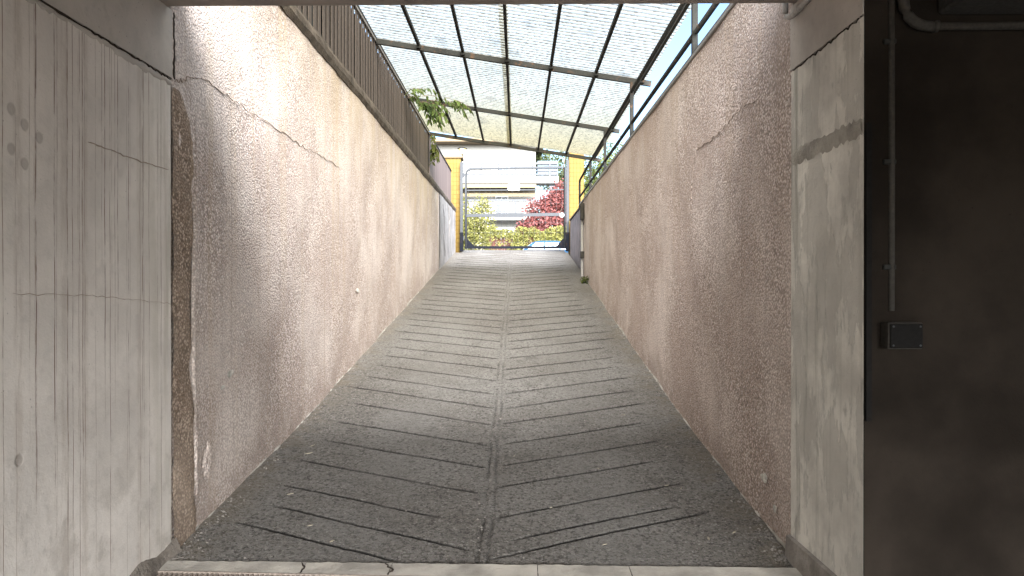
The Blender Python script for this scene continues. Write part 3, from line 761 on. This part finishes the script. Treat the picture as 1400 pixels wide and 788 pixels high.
# ------------------------------------------------------------------ right tube railing
t = empty('tube_railing', (1.45, 10, CZR), 'open dark steel tube railing standing on the right ramp wall', 'railing')
XT = 1.452
mb = MB(); mb.tube([(XT, 4.2, 3.865), (XT, 14.4, 3.865), (XT, 16.9, 3.845), (XT, 17.0, 3.80), (XT, 17.0, CZR + .02)], .024, 10); mb.build('top_rail', 'dark_metal', t, True)
mb = MB(); mb.tube([(XT + .01, 4.2, 3.475), (XT + .01, 17.0, 3.475)], .022, 10); mb.build('middle_rail', 'dark_metal', t, True)
for yb, zt in ((6.0, cz(XT) - .03), (9.28, cz(XT) - .03), (12.1, cz(XT) - .03), (14.5, 3.865)):
    mb = MB(); mb.bar((XT, yb, CZR + .015), (XT, yb, zt), .045, .045); mb.build('post', 'dark_metal', t)
mb = MB(); mb.box((XT - .035, 16.96, CZR + .0225), (XT + .035, 17.04, CZR + .03)); mb.build('foot_plate', 'dark_metal', t)

# conduit post with control box at the end of the right wall
t = empty('control_post', (1.40, 15.0, 1.6), 'pale upright cable post with a small grey box at the end of the right wall', 'control post')
mb = MB(); mb.bar((1.36, 15.35, float(ramp_z(15.35)) + .0), (1.36, 15.35, 3.10), .045, .045); mb.build('post', 'white_post', t)
mb = MB(); mb.box((1.315, 15.20, 2.78), (1.41, 15.325, 3.12), .01); mb.build('upper_box', 'plastic_grey', t)
mb = MB(); mb.box((1.32, 15.22, 1.98), (1.40, 15.325, 2.12), .006); mb.build('lower_box', 'plastic_grey', t)
mb = MB(); mb.tube([(1.385, 15.18, 3.05), (1.365, 15.0, 2.9), (1.37, 15.02, 2.7), (1.375, 15.2, 2.66)], .008, 8); mb.build('cable', 'dark_metal', t, True)

# ------------------------------------------------------------------ gate
GY = 20.7; K = GY / 1000
def gx(px): return (px - 707) * K
def gz(py): return 1.4 + (391 - py) * K
t = empty('mesh_gate', (0, GY, 2.4), 'grey steel swing gate with thin wire mesh at the top of the ramp', 'gate')
gl, gr_, gt, gb = gx(637), gx(772), gz(231), gz(338.5)
mb = MB()
pts = [(gl, GY, gb), (gl, GY, gt - .16), (gl + .05, GY, gt - .04), (gl + .16, GY, gt), (gr_ - .10, GY, gt + .04), (gr_, GY, gt + .04), (gr_, GY, gb)]
mb.tube(pts, .034, 10); mb.build('frame', 'galv', t, True)
mb = MB(); mb.bar((gl, GY, gz(295)), (gr_, GY, gz(293.5)), .05, .085); mb.build('middle_rail', 'galv', t)
mb = MB(); mb.bar((gl, GY, gz(260.5)), (gr_, GY, gz(259.5)), .03, .03); mb.build('upper_rail', 'galv', t)
mb = MB(); mb.bar((gl - .03, GY, gb), (gr_ + .03, GY, gb), .05, .07); mb.build('bottom_rail', 'gate_dark', t)
mb = MB()
for k in range(18):
    x = gl + (gr_ - gl) * (k + .5) / 18; mb.tube([(x, GY, gb), (x, GY, gt)], .003, 5)
for k in range(8):
    z = gb + (gt - gb) * (k + .5) / 8; mb.tube([(gl, GY, z), (gr_, GY, z)], .003, 5)
mb.build('wire_mesh', 'galv', t)
for a, s in ((gl, 1), (gr_, -1)):
    mb = MB(); mb.prism([(a, GY - .012, gb), (a + s * .26, GY - .012, gb), (a, GY - .012, gb + .30)], (0, .024, 0)); mb.build('gusset', 'gate_dark', t)
mb = MB(); mb.box((gx(694.5), GY - .07, gz(261)), (gx(710.5), GY - .018, gz(252)), .02); mb.build('lock_box', 'white_frame', t)
mb = MB(); mb.box((gx(677), GY - .03, gz(297.5)), (gx(716), GY - .026, gz(291.5)), .001); mb.build('reinforcing_plate', 'galv', t)
mb = MB(); mb.tube([(gx(768), GY - .06, gz(294.5)), (gx(768), GY - .03, gz(294.5))], .06, 14); mb.build('latch', 'white_frame', t)
for name, px, top, lab in (('gate_post', 631, 222, 'square grey steel post hinging the left edge of the gate'), ('gate_post', 776, 219, 'square grey steel post closing the right edge of the gate')):
    tt = empty(name, (gx(px), GY, 2.4), lab, 'gate post', 'steel posts either side of the gate')
    mb = MB(); mb.bar((gx(px), GY, gz(343)), (gx(px), GY, gz(top)), .075, .075); mb.build('shaft', 'galv', tt)
    mb = MB(); mb.box((gx(px) - .05, GY - .05, gz(344)), (gx(px) + .05, GY + .05, gz(318)), .006); mb.build('dark_sleeve', 'gate_dark', tt)
    for z in (gz(240), gz(326)):
        mb = MB(); s = 1 if px < 700 else -1; mb.tube([(gx(px) + s * .055, GY, z - .06), (gx(px) + s * .055, GY, z + .06)], .025, 8); mb.build('hinge', 'galv', tt)
t = empty('post_lantern', (gx(630.5), GY + .3, gz(214)), 'small flared amber lantern on top of the left tiled pillar', 'lantern')
lx = gx(630.8); ly = GY + .35
mb = MB(); mb.tube([(lx, ly, gz(214)), (lx, ly, gz(207))], .02, 8); mb.build('stem', 'gate_dark', t)
mb = MB(); mb.tube([(lx, ly, gz(208)), (lx, ly, gz(200.5))], [.05, .115], 6); mb.build('lamp_shade', 'lamp_glass', t)
mb = MB(); mb.tube([(lx, ly, gz(200.5)), (lx, ly, gz(199.4))], [.14, .13], 6); mb.build('lamp_cap', 'gate_dark', t)

def pillar(x0, x1, y0, y1, z1, lab):
    tt = empty('tiled_pillar', ((x0 + x1) / 2, y0, 2.4), lab, 'pillar', 'yellow tiled pillars beside the gate')
    mb = MB(); mb.box((x0, y0, 2.3), (x1, y1, z1), .008); mb.build('shaft', 'tiles', tt)
    mb = MB(); mb.box((x0 - .05, y0 - .05, z1 + .001), (x1 + .05, y1 + .05, z1 + .08), .015); mb.build('cap', 'eave', tt)
pillar(-2.25, gx(629.5), GY + .12, GY + .62, gz(215.5), 'yellow tiled gate pillar on the left with the lantern on top')
pillar(gx(778.5), gx(799), GY + .12, GY + .62, gz(205), 'yellow tiled gate pillar on the right under the canopy end')

# ------------------------------------------------------------------ hanging vine
def frond(mbv, base, tip, n, size):
    """arching stem with paired drooping leaflets"""
    base, tip = Vector(base), Vector(tip); pts = []
    for k in range(9):
        f = k / 8; p = base.lerp(tip, f); p.z += .10 * math.sin(f * math.pi) ; pts.append(p)
    mbv[0].tube(pts, [.006 - .004 * k / 8 for k in range(9)], 5)
    for k in range(n):
        f = .15 + .85 * k / n; i = min(7, int(f * 8)); p = pts[i].lerp(pts[i + 1], f * 8 - i)
        d = (pts[i + 1] - pts[i]).normalized(); sd = d.cross(Vector((0, 0, 1))).normalized()
        for s in (-1, 1):
            L = size * random.uniform(.75, 1.2)
            v = (sd * s * random.uniform(.3, .8) + d * random.uniform(.1, .6) + Vector((0, 0, random.uniform(-1.0, -.3)))).normalized()
            w = v.cross(Vector((random.uniform(-1, 1), random.uniform(-1, 1), .3))).normalized() * L * .21
            nrm = v.cross(w).normalized() * L * .06
            q = [p, p + v * L * .3 + w - nrm, p + v * L * .7 + w * .75 - nrm, p + v * L, p + v * L * .7 - w * .75 - nrm, p + v * L * .3 - w - nrm]
            b = mbv[1].bm; vs = [b.verts.new(c) for c in q]; mid = [b.verts.new(p + v * L * .5 + nrm * 0)]
            for a in range(6): b.faces.new((vs[a], vs[(a + 1) % 6], mid[0]))
def vine(label, fr, leaf):
    tt = empty('climbing_vine', fr[0][0], label, 'vine')
    A, B = MB(), MB()
    for base, tip, n, s in fr: frond((A, B), base, tip, n, s)
    A.build('stems', 'bark', tt); 
    me = bpy.data.meshes.new('leaves'); B.bm.to_mesh(me); B.bm.free(); link_mesh('leaves', me, leaf, tt)
vine('leafy vine spray hanging from the canopy beam by the slatted railing', [
    ((-1.78, 11.6, 4.42), (-1.45, 11.4, 4.40), 5, .11), ((-1.75, 11.7, 4.44), (-1.20, 11.5, 4.44), 7, .12),
    ((-1.70, 11.9, 4.40), (-1.25, 11.9, 4.10), 8, .13), ((-1.55, 11.9, 4.40), (-1.18, 11.8, 4.02), 8, .13),
    ((-1.50, 12.0, 4.42), (-1.08, 11.9, 4.20), 8, .12), ((-1.40, 12.0, 4.42), (-.98, 11.9, 4.28), 7, .12),
    ((-1.35, 12.0, 4.42), (-1.22, 11.9, 3.98), 7, .12), ((-1.55, 12.0, 4.40), (-1.42, 11.9, 4.02), 6, .12), ((-1.45, 12.0, 4.38), (-1.30, 11.9, 4.05), 8, .12), ((-1.62, 12.0, 4.40), (-1.32, 11.8, 4.15), 8, .12),
    ((-1.60, 11.95, 4.38), (-1.28, 11.85, 3.98), 9, .13), ((-1.50, 11.9, 4.36), (-1.20, 11.8, 3.92), 9, .14), ((-1.42, 11.95, 4.38), (-1.12, 11.85, 4.05), 9, .13), ((-1.76, 11.8, 4.44), (-1.52, 11.7, 4.22), 7, .12), ((-1.05, 12.0, 4.36), (-.80, 11.9, 4.12), 8, .12),
    ((-1.78, 11.9, 4.46), (-.75, 12.03, 4.34), 6, .10), ((-1.15, 12.0, 4.40), (-.72, 11.9, 4.22), 8, .12), ((-1.10, 12.05, 4.38), (-.92, 11.9, 4.20), 5, .11)], 'leaf_vine')
vine('bright green vine tuft trailing over the parapet past the slatted railing', [
    ((-1.72, 14.9, 4.48), (-1.68, 14.85, 4.15), 8, .12), ((-1.74, 14.9, 4.30), (-1.64, 14.85, 3.95), 9, .13), ((-1.70, 14.95, 4.2), (-1.60, 14.9, 3.98), 8, .13), ((-1.76, 14.95, 4.2), (-1.72, 14.9, 3.86), 8, .12)], 'leaf_lime')

# ------------------------------------------------------------------ beyond the gate
def tree(name, label, cat, base, crown_c, crown_r, n, leaf, leaf_size, trunk_r=.08, group=None, lumps=10):
    tt = empty(name, base, label, cat, group)
    mb = MB(); b, c = Vector(base), Vector(crown_c)
    fork = b.lerp(c, .6)
    mb.tube([b, b.lerp(fork, .5) + Vector((.04, 0, 0)), fork], [trunk_r, trunk_r * .8, trunk_r * .65], 8)
    for k in range(6):
        a = k * 1.05; e = c + Vector((crown_r[0] * .55 * math.cos(a), crown_r[1] * .55 * math.sin(a), crown_r[2] * random.uniform(-.1, .6)))
        mb.tube([fork, fork.lerp(e, .5) + Vector((0, 0, .08)), e], [trunk_r * .5, trunk_r * .3, trunk_r * .12], 6)
    mb.build('trunk', 'bark', tt)
    leaf_cloud('crown', blob_points(n, crown_c, crown_r, lumps), leaf_size, leaf, tt)
tree('maple_tree', 'dark red maple tree standing above the hedge beyond the gate', 'tree', (2.3, 45.5, 2.4), (2.15, 45.5, 5.55), (2.5, 1.8, 2.6), 11000, 'leaf_red', .22)
tree('leafy_shrub', 'rounded yellow green shrub just beyond the left side of the gate', 'shrub', (-1.8, 27.5, 2.36), (-1.75, 27.5, 3.55), (.95, .8, 1.65), 8500, 'leaf_hedge', .09, .04, lumps=14)
tree('garden_tree', 'green leafy tree behind the right tiled pillar', 'tree', (3.9, 29, 2.36), (3.7, 29, 5.6), (1.5, 1.3, 1.6), 3600, 'leaf_lime', .12)
tree('street_tree', 'tall green tree by the corner of the white apartment house', 'tree', (3.6, 66, 2.36), (3.6, 66, 12.0), (2.6, 2, 2.6), 3200, 'leaf_green', .26, .15)
tree('street_tree', 'low green tree beneath the balcony at the house corner', 'tree', (5.6, 57, 2.36), (5.2, 57, 8.6), (1.8, 1.6, 2.6), 2600, 'leaf_green', .24, .12)

HY = 43.9
t = empty('board_fence', (-.5, HY, 2.4), 'red brown board fence partly overgrown by the clipped hedge', 'fence')
mb = MB()
for k in range(56):
    x = -2.0 + k * .115; mb.box((x, HY - .015, 2.5), (x + .11, HY + .01, 4.45 + random.uniform(-.01, .01)))
mb.build('boards', 'wood', t)
mb = MB(); mb.bar((-2.0, HY + .04, 2.9), (4.5, HY + .04, 2.9), .05, .08); mb.bar((-2.0, HY + .04, 4.1), (4.5, HY + .04, 4.1), .05, .08); mb.build('fence_rail', 'wood', t)
mb = MB(); mb.bar((-2.06, HY - .02, 2.45), (-2.06, HY - .02, 4.6), .1, .1); mb.build('post', 'gate_dark', t)
pts = []
while len(pts) < 15000:
    x = rng.uniform(-1.95, 4.4); z = rng.uniform(2.5, 5.0); top = 4.82 + .12 * math.sin(x * 3.1) + .08 * math.sin(x * 7.7)
    if z > top: continue
    dens = 1.0 if z > 4.35 else (.10 + .9 * (1 if (x > 1.0) else .0) * .8 + .75 * max(0, math.sin(x * 2.6 + 1.2)) * (1 if x < 1 else .3) + .5 * (1 if z < 3.35 else 0))
    if rng.random() < dens: pts.append((x, HY + rng.uniform(-.42, -.06) + (.35 if z > 4.4 else 0) * rng.random(), z))
t = empty('ivy_hedge', (1.2, HY - .2, 2.4), 'yellow green hedge growing over the board fence across the street', 'hedge')
leaf_cloud('foliage', pts, .14, 'leaf_hedge', t)
A = MB()
for k in range(14): A.tube([(-1.7 + k * .45, HY - .15, 2.48), (-1.65 + k * .45, HY - .2, 3.5), (-1.72 + k * .45, HY - .1, 4.5)], [.02, .015, .008], 5)
A.build('stems', 'bark', t)

# parked car, side on, only its roof shows over the crest of the ramp
t = empty('parked_car', (1.35, 40.5, 2.36), 'pale blue car parked side on across the street, only its roof visible', 'car')
cx, cy, c0 = 1.35, 40.5, 2.40
def carp(x, z, y): return (cx + x, cy + y, c0 + z)
mb = MB(); low = [(-2.05, .22), (2.05, .22), (2.08, .55), (2.0, .86), (1.55, .92), (-.95, .92), (-1.75, .82), (-2.08, .62)]
mb.prism([carp(x, z, -.85) for x, z in low], (0, 1.7, 0)); bmesh.ops.bevel(mb.bm, geom=mb.bm.edges[:], offset=.06, segments=2, affect='EDGES'); mb.build('body', 'car_paint', t, False)
mb = MB(); up = [(-1.05, .92), (1.62, .92), (1.28, 1.38), (.75, 1.46), (-.10, 1.46), (-.45, 1.40)]
bm = mb.bm; a = [bm.verts.new(carp(x, z, -.80 + (z - .92) * .30)) for x, z in up]; b = [bm.verts.new(carp(x, z, .80 - (z - .92) * .30)) for x, z in up]
bm.faces.new(a[::-1]); bm.faces.new(b)
for k in range(6): bm.faces.new((a[k], a[(k + 1) % 6], b[(k + 1) % 6], b[k]))
bmesh.ops.bevel(bm, geom=bm.edges[:], offset=.035, segments=2, affect='EDGES'); mb.build('roof', 'car_paint', t)
for q in ([(-.78, .98), (.10, .98), (.10, 1.36), (-.32, 1.36)], [(.17, .98), (.95, .98), (.90, 1.36), (.17, 1.36)], [(1.02, .98), (1.42, .98), (1.18, 1.34), (.97, 1.36)]):
    for s in (-1, 1):
        mb = MB(); mb.prism([carp(x, z, s * (.806 - (z - .92) * .30)) for x, z in q], (0, s * .006, 0)); mb.build('window', 'car_glass', t)
mb = MB(); mb.prism([carp(-1.02, .97, -.68), carp(-1.02, .97, .68), carp(-.50, 1.36, .60), carp(-.50, 1.36, -.60)], (-.012, 0, .012)); mb.build('windscreen', 'car_glass', t)
for x in (-1.3, 1.28):
    for s in (-1, 1):
        mb = MB(); mb.tube([carp(x, .31, s * .70), carp(x, .31, s * .88)], .31, 20); w = mb.build('wheel', 'rubber', t)
        mb = MB(); mb.tube([carp(x, .31, s * .875), carp(x, .31, s * .892)], .20, 16); r_ = mb.build('rim', 'rim', None); r_.parent = w
for s in (-1, 1):
    mb = MB(); mb.box(carp(-2.09, .58, s * .62 - .14), carp(-2.0, .72, s * .62 + .14), .02); mb.build('headlight', 'white_frame', t)

# white apartment house
BY = 60.5; KB = BY / 1000
def bx(px): return (px - 707) * KB
def bz(py): return 1.4 + (391 - py) * KB
t = empty('apartment_house', (bx(660), 62, 2.36), 'white apartment house with long balconies facing the gate', 'building')
WY = 62.2
mb = MB(); mb.box((bx(470), WY, 2.36), (bx(733), WY + 12, 13.4)); mb.build('wall', 'white_render', t)
mb = MB(); mb.box((bx(460), WY - 1.3, 13.42), (bx(745), WY + 13, 13.72), .03); mb.build('roof', 'eave', t)
for zt in (bz(241), bz(241) - 3.05, bz(241) - 6.0):
    mb = MB(); mb.box((bx(470), BY, zt - .58), (bx(764) if zt > 9 else bx(733), WY - .002, zt), .02); mb.build('balcony_slab', 'white_render', t)
    mb = MB()
    for k in range(13):
        x = bx(470) + k * 1.42
        if x < bx(760): mb.bar((x, BY + .06, zt), (x, BY + .06, zt + 1.05), .13)
    for k, th in ((.14, .10), (.42, .06), (.68, .06), (1.05, .16)): mb.bar((bx(470), BY + .06, zt + k), (bx(762) if zt > 9 else bx(733), BY + .06, zt + k), th)
    mb.build('balcony_railing', 'rail_grey', t)
for px in (654, 680, 705, 730):
    mb = MB(); mb.tube([(bx(px), BY + .02, bz(245)), (bx(px), BY - .12, bz(245.3))], .05, 8); mb.build('drain_spout', 'dark_metal', t)
mb = MB(); mb.box((bx(735), BY + .12, bz(241) + .04), (bx(763), BY + .15, bz(220)), .005); mb.build('glass_screen', 'pale_blue', t)
mb = MB(); mb.box((bx(470), WY - .05, bz(263.5)), (bx(733) - .02, WY - .003, bz(253))); mb.build('soffit_shade_band', 'recess_shade', t)  # tan strip painting the shade of the recess beneath the balcony slab
def window(px0, px1, zb, zt, cols):
    fr = MB(); x0, x1 = bx(px0), bx(px1)
    for a, b in (((x0, zb), (x1, zb)), ((x0, zt), (x1, zt))): fr.bar((a[0], WY - .05, a[1]), (b[0], WY - .05, b[1]), .08, .09)
    for k in range(cols + 1):
        x = x0 + (x1 - x0) * k / cols; fr.bar((x, WY - .05, zb), (x, WY - .05, zt), .07, .07)
    f = fr.build('window', 'white_frame', t)
    mb = MB(); mb.box((x0 + .03, WY - .03, zb + .04), (x1 - .03, WY - .004, zt - .04)); p = mb.build('pane', 'window', None); p.parent = f
    p.matrix_parent_inverse = Matrix()
top = bz(241)
window(679, 704, top + .05, top + 1.35, 3)
window(677, 694, top - 3.0, top - 1.5, 2)
mb = MB(); mb.box((bx(470), BY + .1, bz(256.5)), (bx(733), BY + .16, bz(251.4))); mb.build('balcony_valance', 'cream_trim', t)
mb = MB(); mb.box((bx(470), WY - .9, bz(267)), (bx(733) - .03, WY - .86, bz(262.6))); mb.build('awning_strip', 'cream_trim', t)
window(678, 702, top - 5.9, top - 4.2, 4)
t = empty('garden_shed', (bx(662), 55, 2.36), 'small gabled garden shed with a grey roof behind the hedge', 'shed')
sx = (658 - 707) * .055
mb = MB(); mb.prism([(sx - .5, 55, 2.36), (sx + .6, 55, 2.36), (sx + .6, 55, 5.95), (sx + .05, 55, 6.4), (sx - .5, 55, 5.95)], (0, 2, 0)); mb.build('wall', 'cream', t)
for s in (-1, 1):
    mb = MB(); mb.bar((sx + .05 + s * .01, 55.9, 6.47), (sx + .05 + s * .75, 55.9, 5.86), 2.3, .08); mb.build('roof', 'roof_grey', t)

# ------------------------------------------------------------------ grit gathered at the foot of the walls and along the joint
mb = MB(); gr = random.Random(5)
for k in range(900):
    q = gr.random()
    y = 3.68 + 9 * gr.random() ** 1.8
    if q < .42: x = XL + .01 + abs(gr.gauss(0, .05))
    elif q < .84: x = XR - .01 - abs(gr.gauss(0, .05))
    elif q < .92: x = XC + gr.gauss(0, .05)
    else: x = gr.uniform(XL, XR)
    if q > .42 and x > XR - .008: x = XR - .008
    r = gr.uniform(.003, .009) * (1.5 if gr.random() < .08 else 1); z = float(ramp_z(y)) + r * .3
    vs = [mb.bm.verts.new((x + r * dx * gr.uniform(.6, 1.2), y + r * dy * gr.uniform(.6, 1.2), z + r * dz * gr.uniform(.5, 1))) for dx, dy, dz in ((1, 0, 0), (0, 1, 0), (-1, 0, 0), (0, -1, 0), (0, 0, 1), (0, 0, -1))]
    for a, b, c in ((0, 1, 4), (1, 2, 4), (2, 3, 4), (3, 0, 4), (1, 0, 5), (2, 1, 5), (3, 2, 5), (0, 3, 5)): mb.bm.faces.new((vs[a], vs[b], vs[c]))
tag(mb.build('grit', 'mortar'), 'loose grit gathered along the wall feet and middle joint of the ramp', 'grit', kind='stuff')
# ------------------------------------------------------------------ litter on the ramp
mb = MB()
for x, y, L, a in ((1.02, 3.90, .045, 1.5), (1.18, 3.98, .04, .8), (.95, 4.65, .03, .2), (1.03, 4.6, .03, 1.1), (.55, 4.95, .03, 2.0), (-1.15, 4.05, .03, .4), (-.98, 3.86, .03, .9), (.46, 3.83, .025, .2), (-.02, 5.2, .03, 1.0), (1.1, 5.4, .03, .3), (-1.5, 5.25, .06, .5), (-1.52, 5.42, .05, 1.0), (-1.4, 4.5, .04, .3), (.9, 6.2, .04, .1), (.2, 4.3, .02, .6)):
    z = float(ramp_z(y)) + .010
    d = Vector((math.cos(a), math.sin(a), .10)) * L / 2; s = Vector((-math.sin(a), math.cos(a), 0)) * L * .16
    c = Vector((x, y, z))
    mb.prism([c - d, c + s * .9, c + d, c - s], (0, 0, .004))
tag(mb.build('leaf_litter', 'litter'), 'scattered pale dry leaf bits on the lower ramp', 'litter', kind='stuff')
t = empty('weed_tuft', (1.30, 14.2, float(ramp_z(14.2))), 'small green weed at the foot of the right wall near the gate', 'weed')
leaf_cloud('leaves', np.array([1.33, 14.3, float(ramp_z(14.3)) + .05]) + rng.normal(size=(60, 3)) * np.array([.035, .06, .03]), .07, 'leaf_lime', t, droop=-.6)
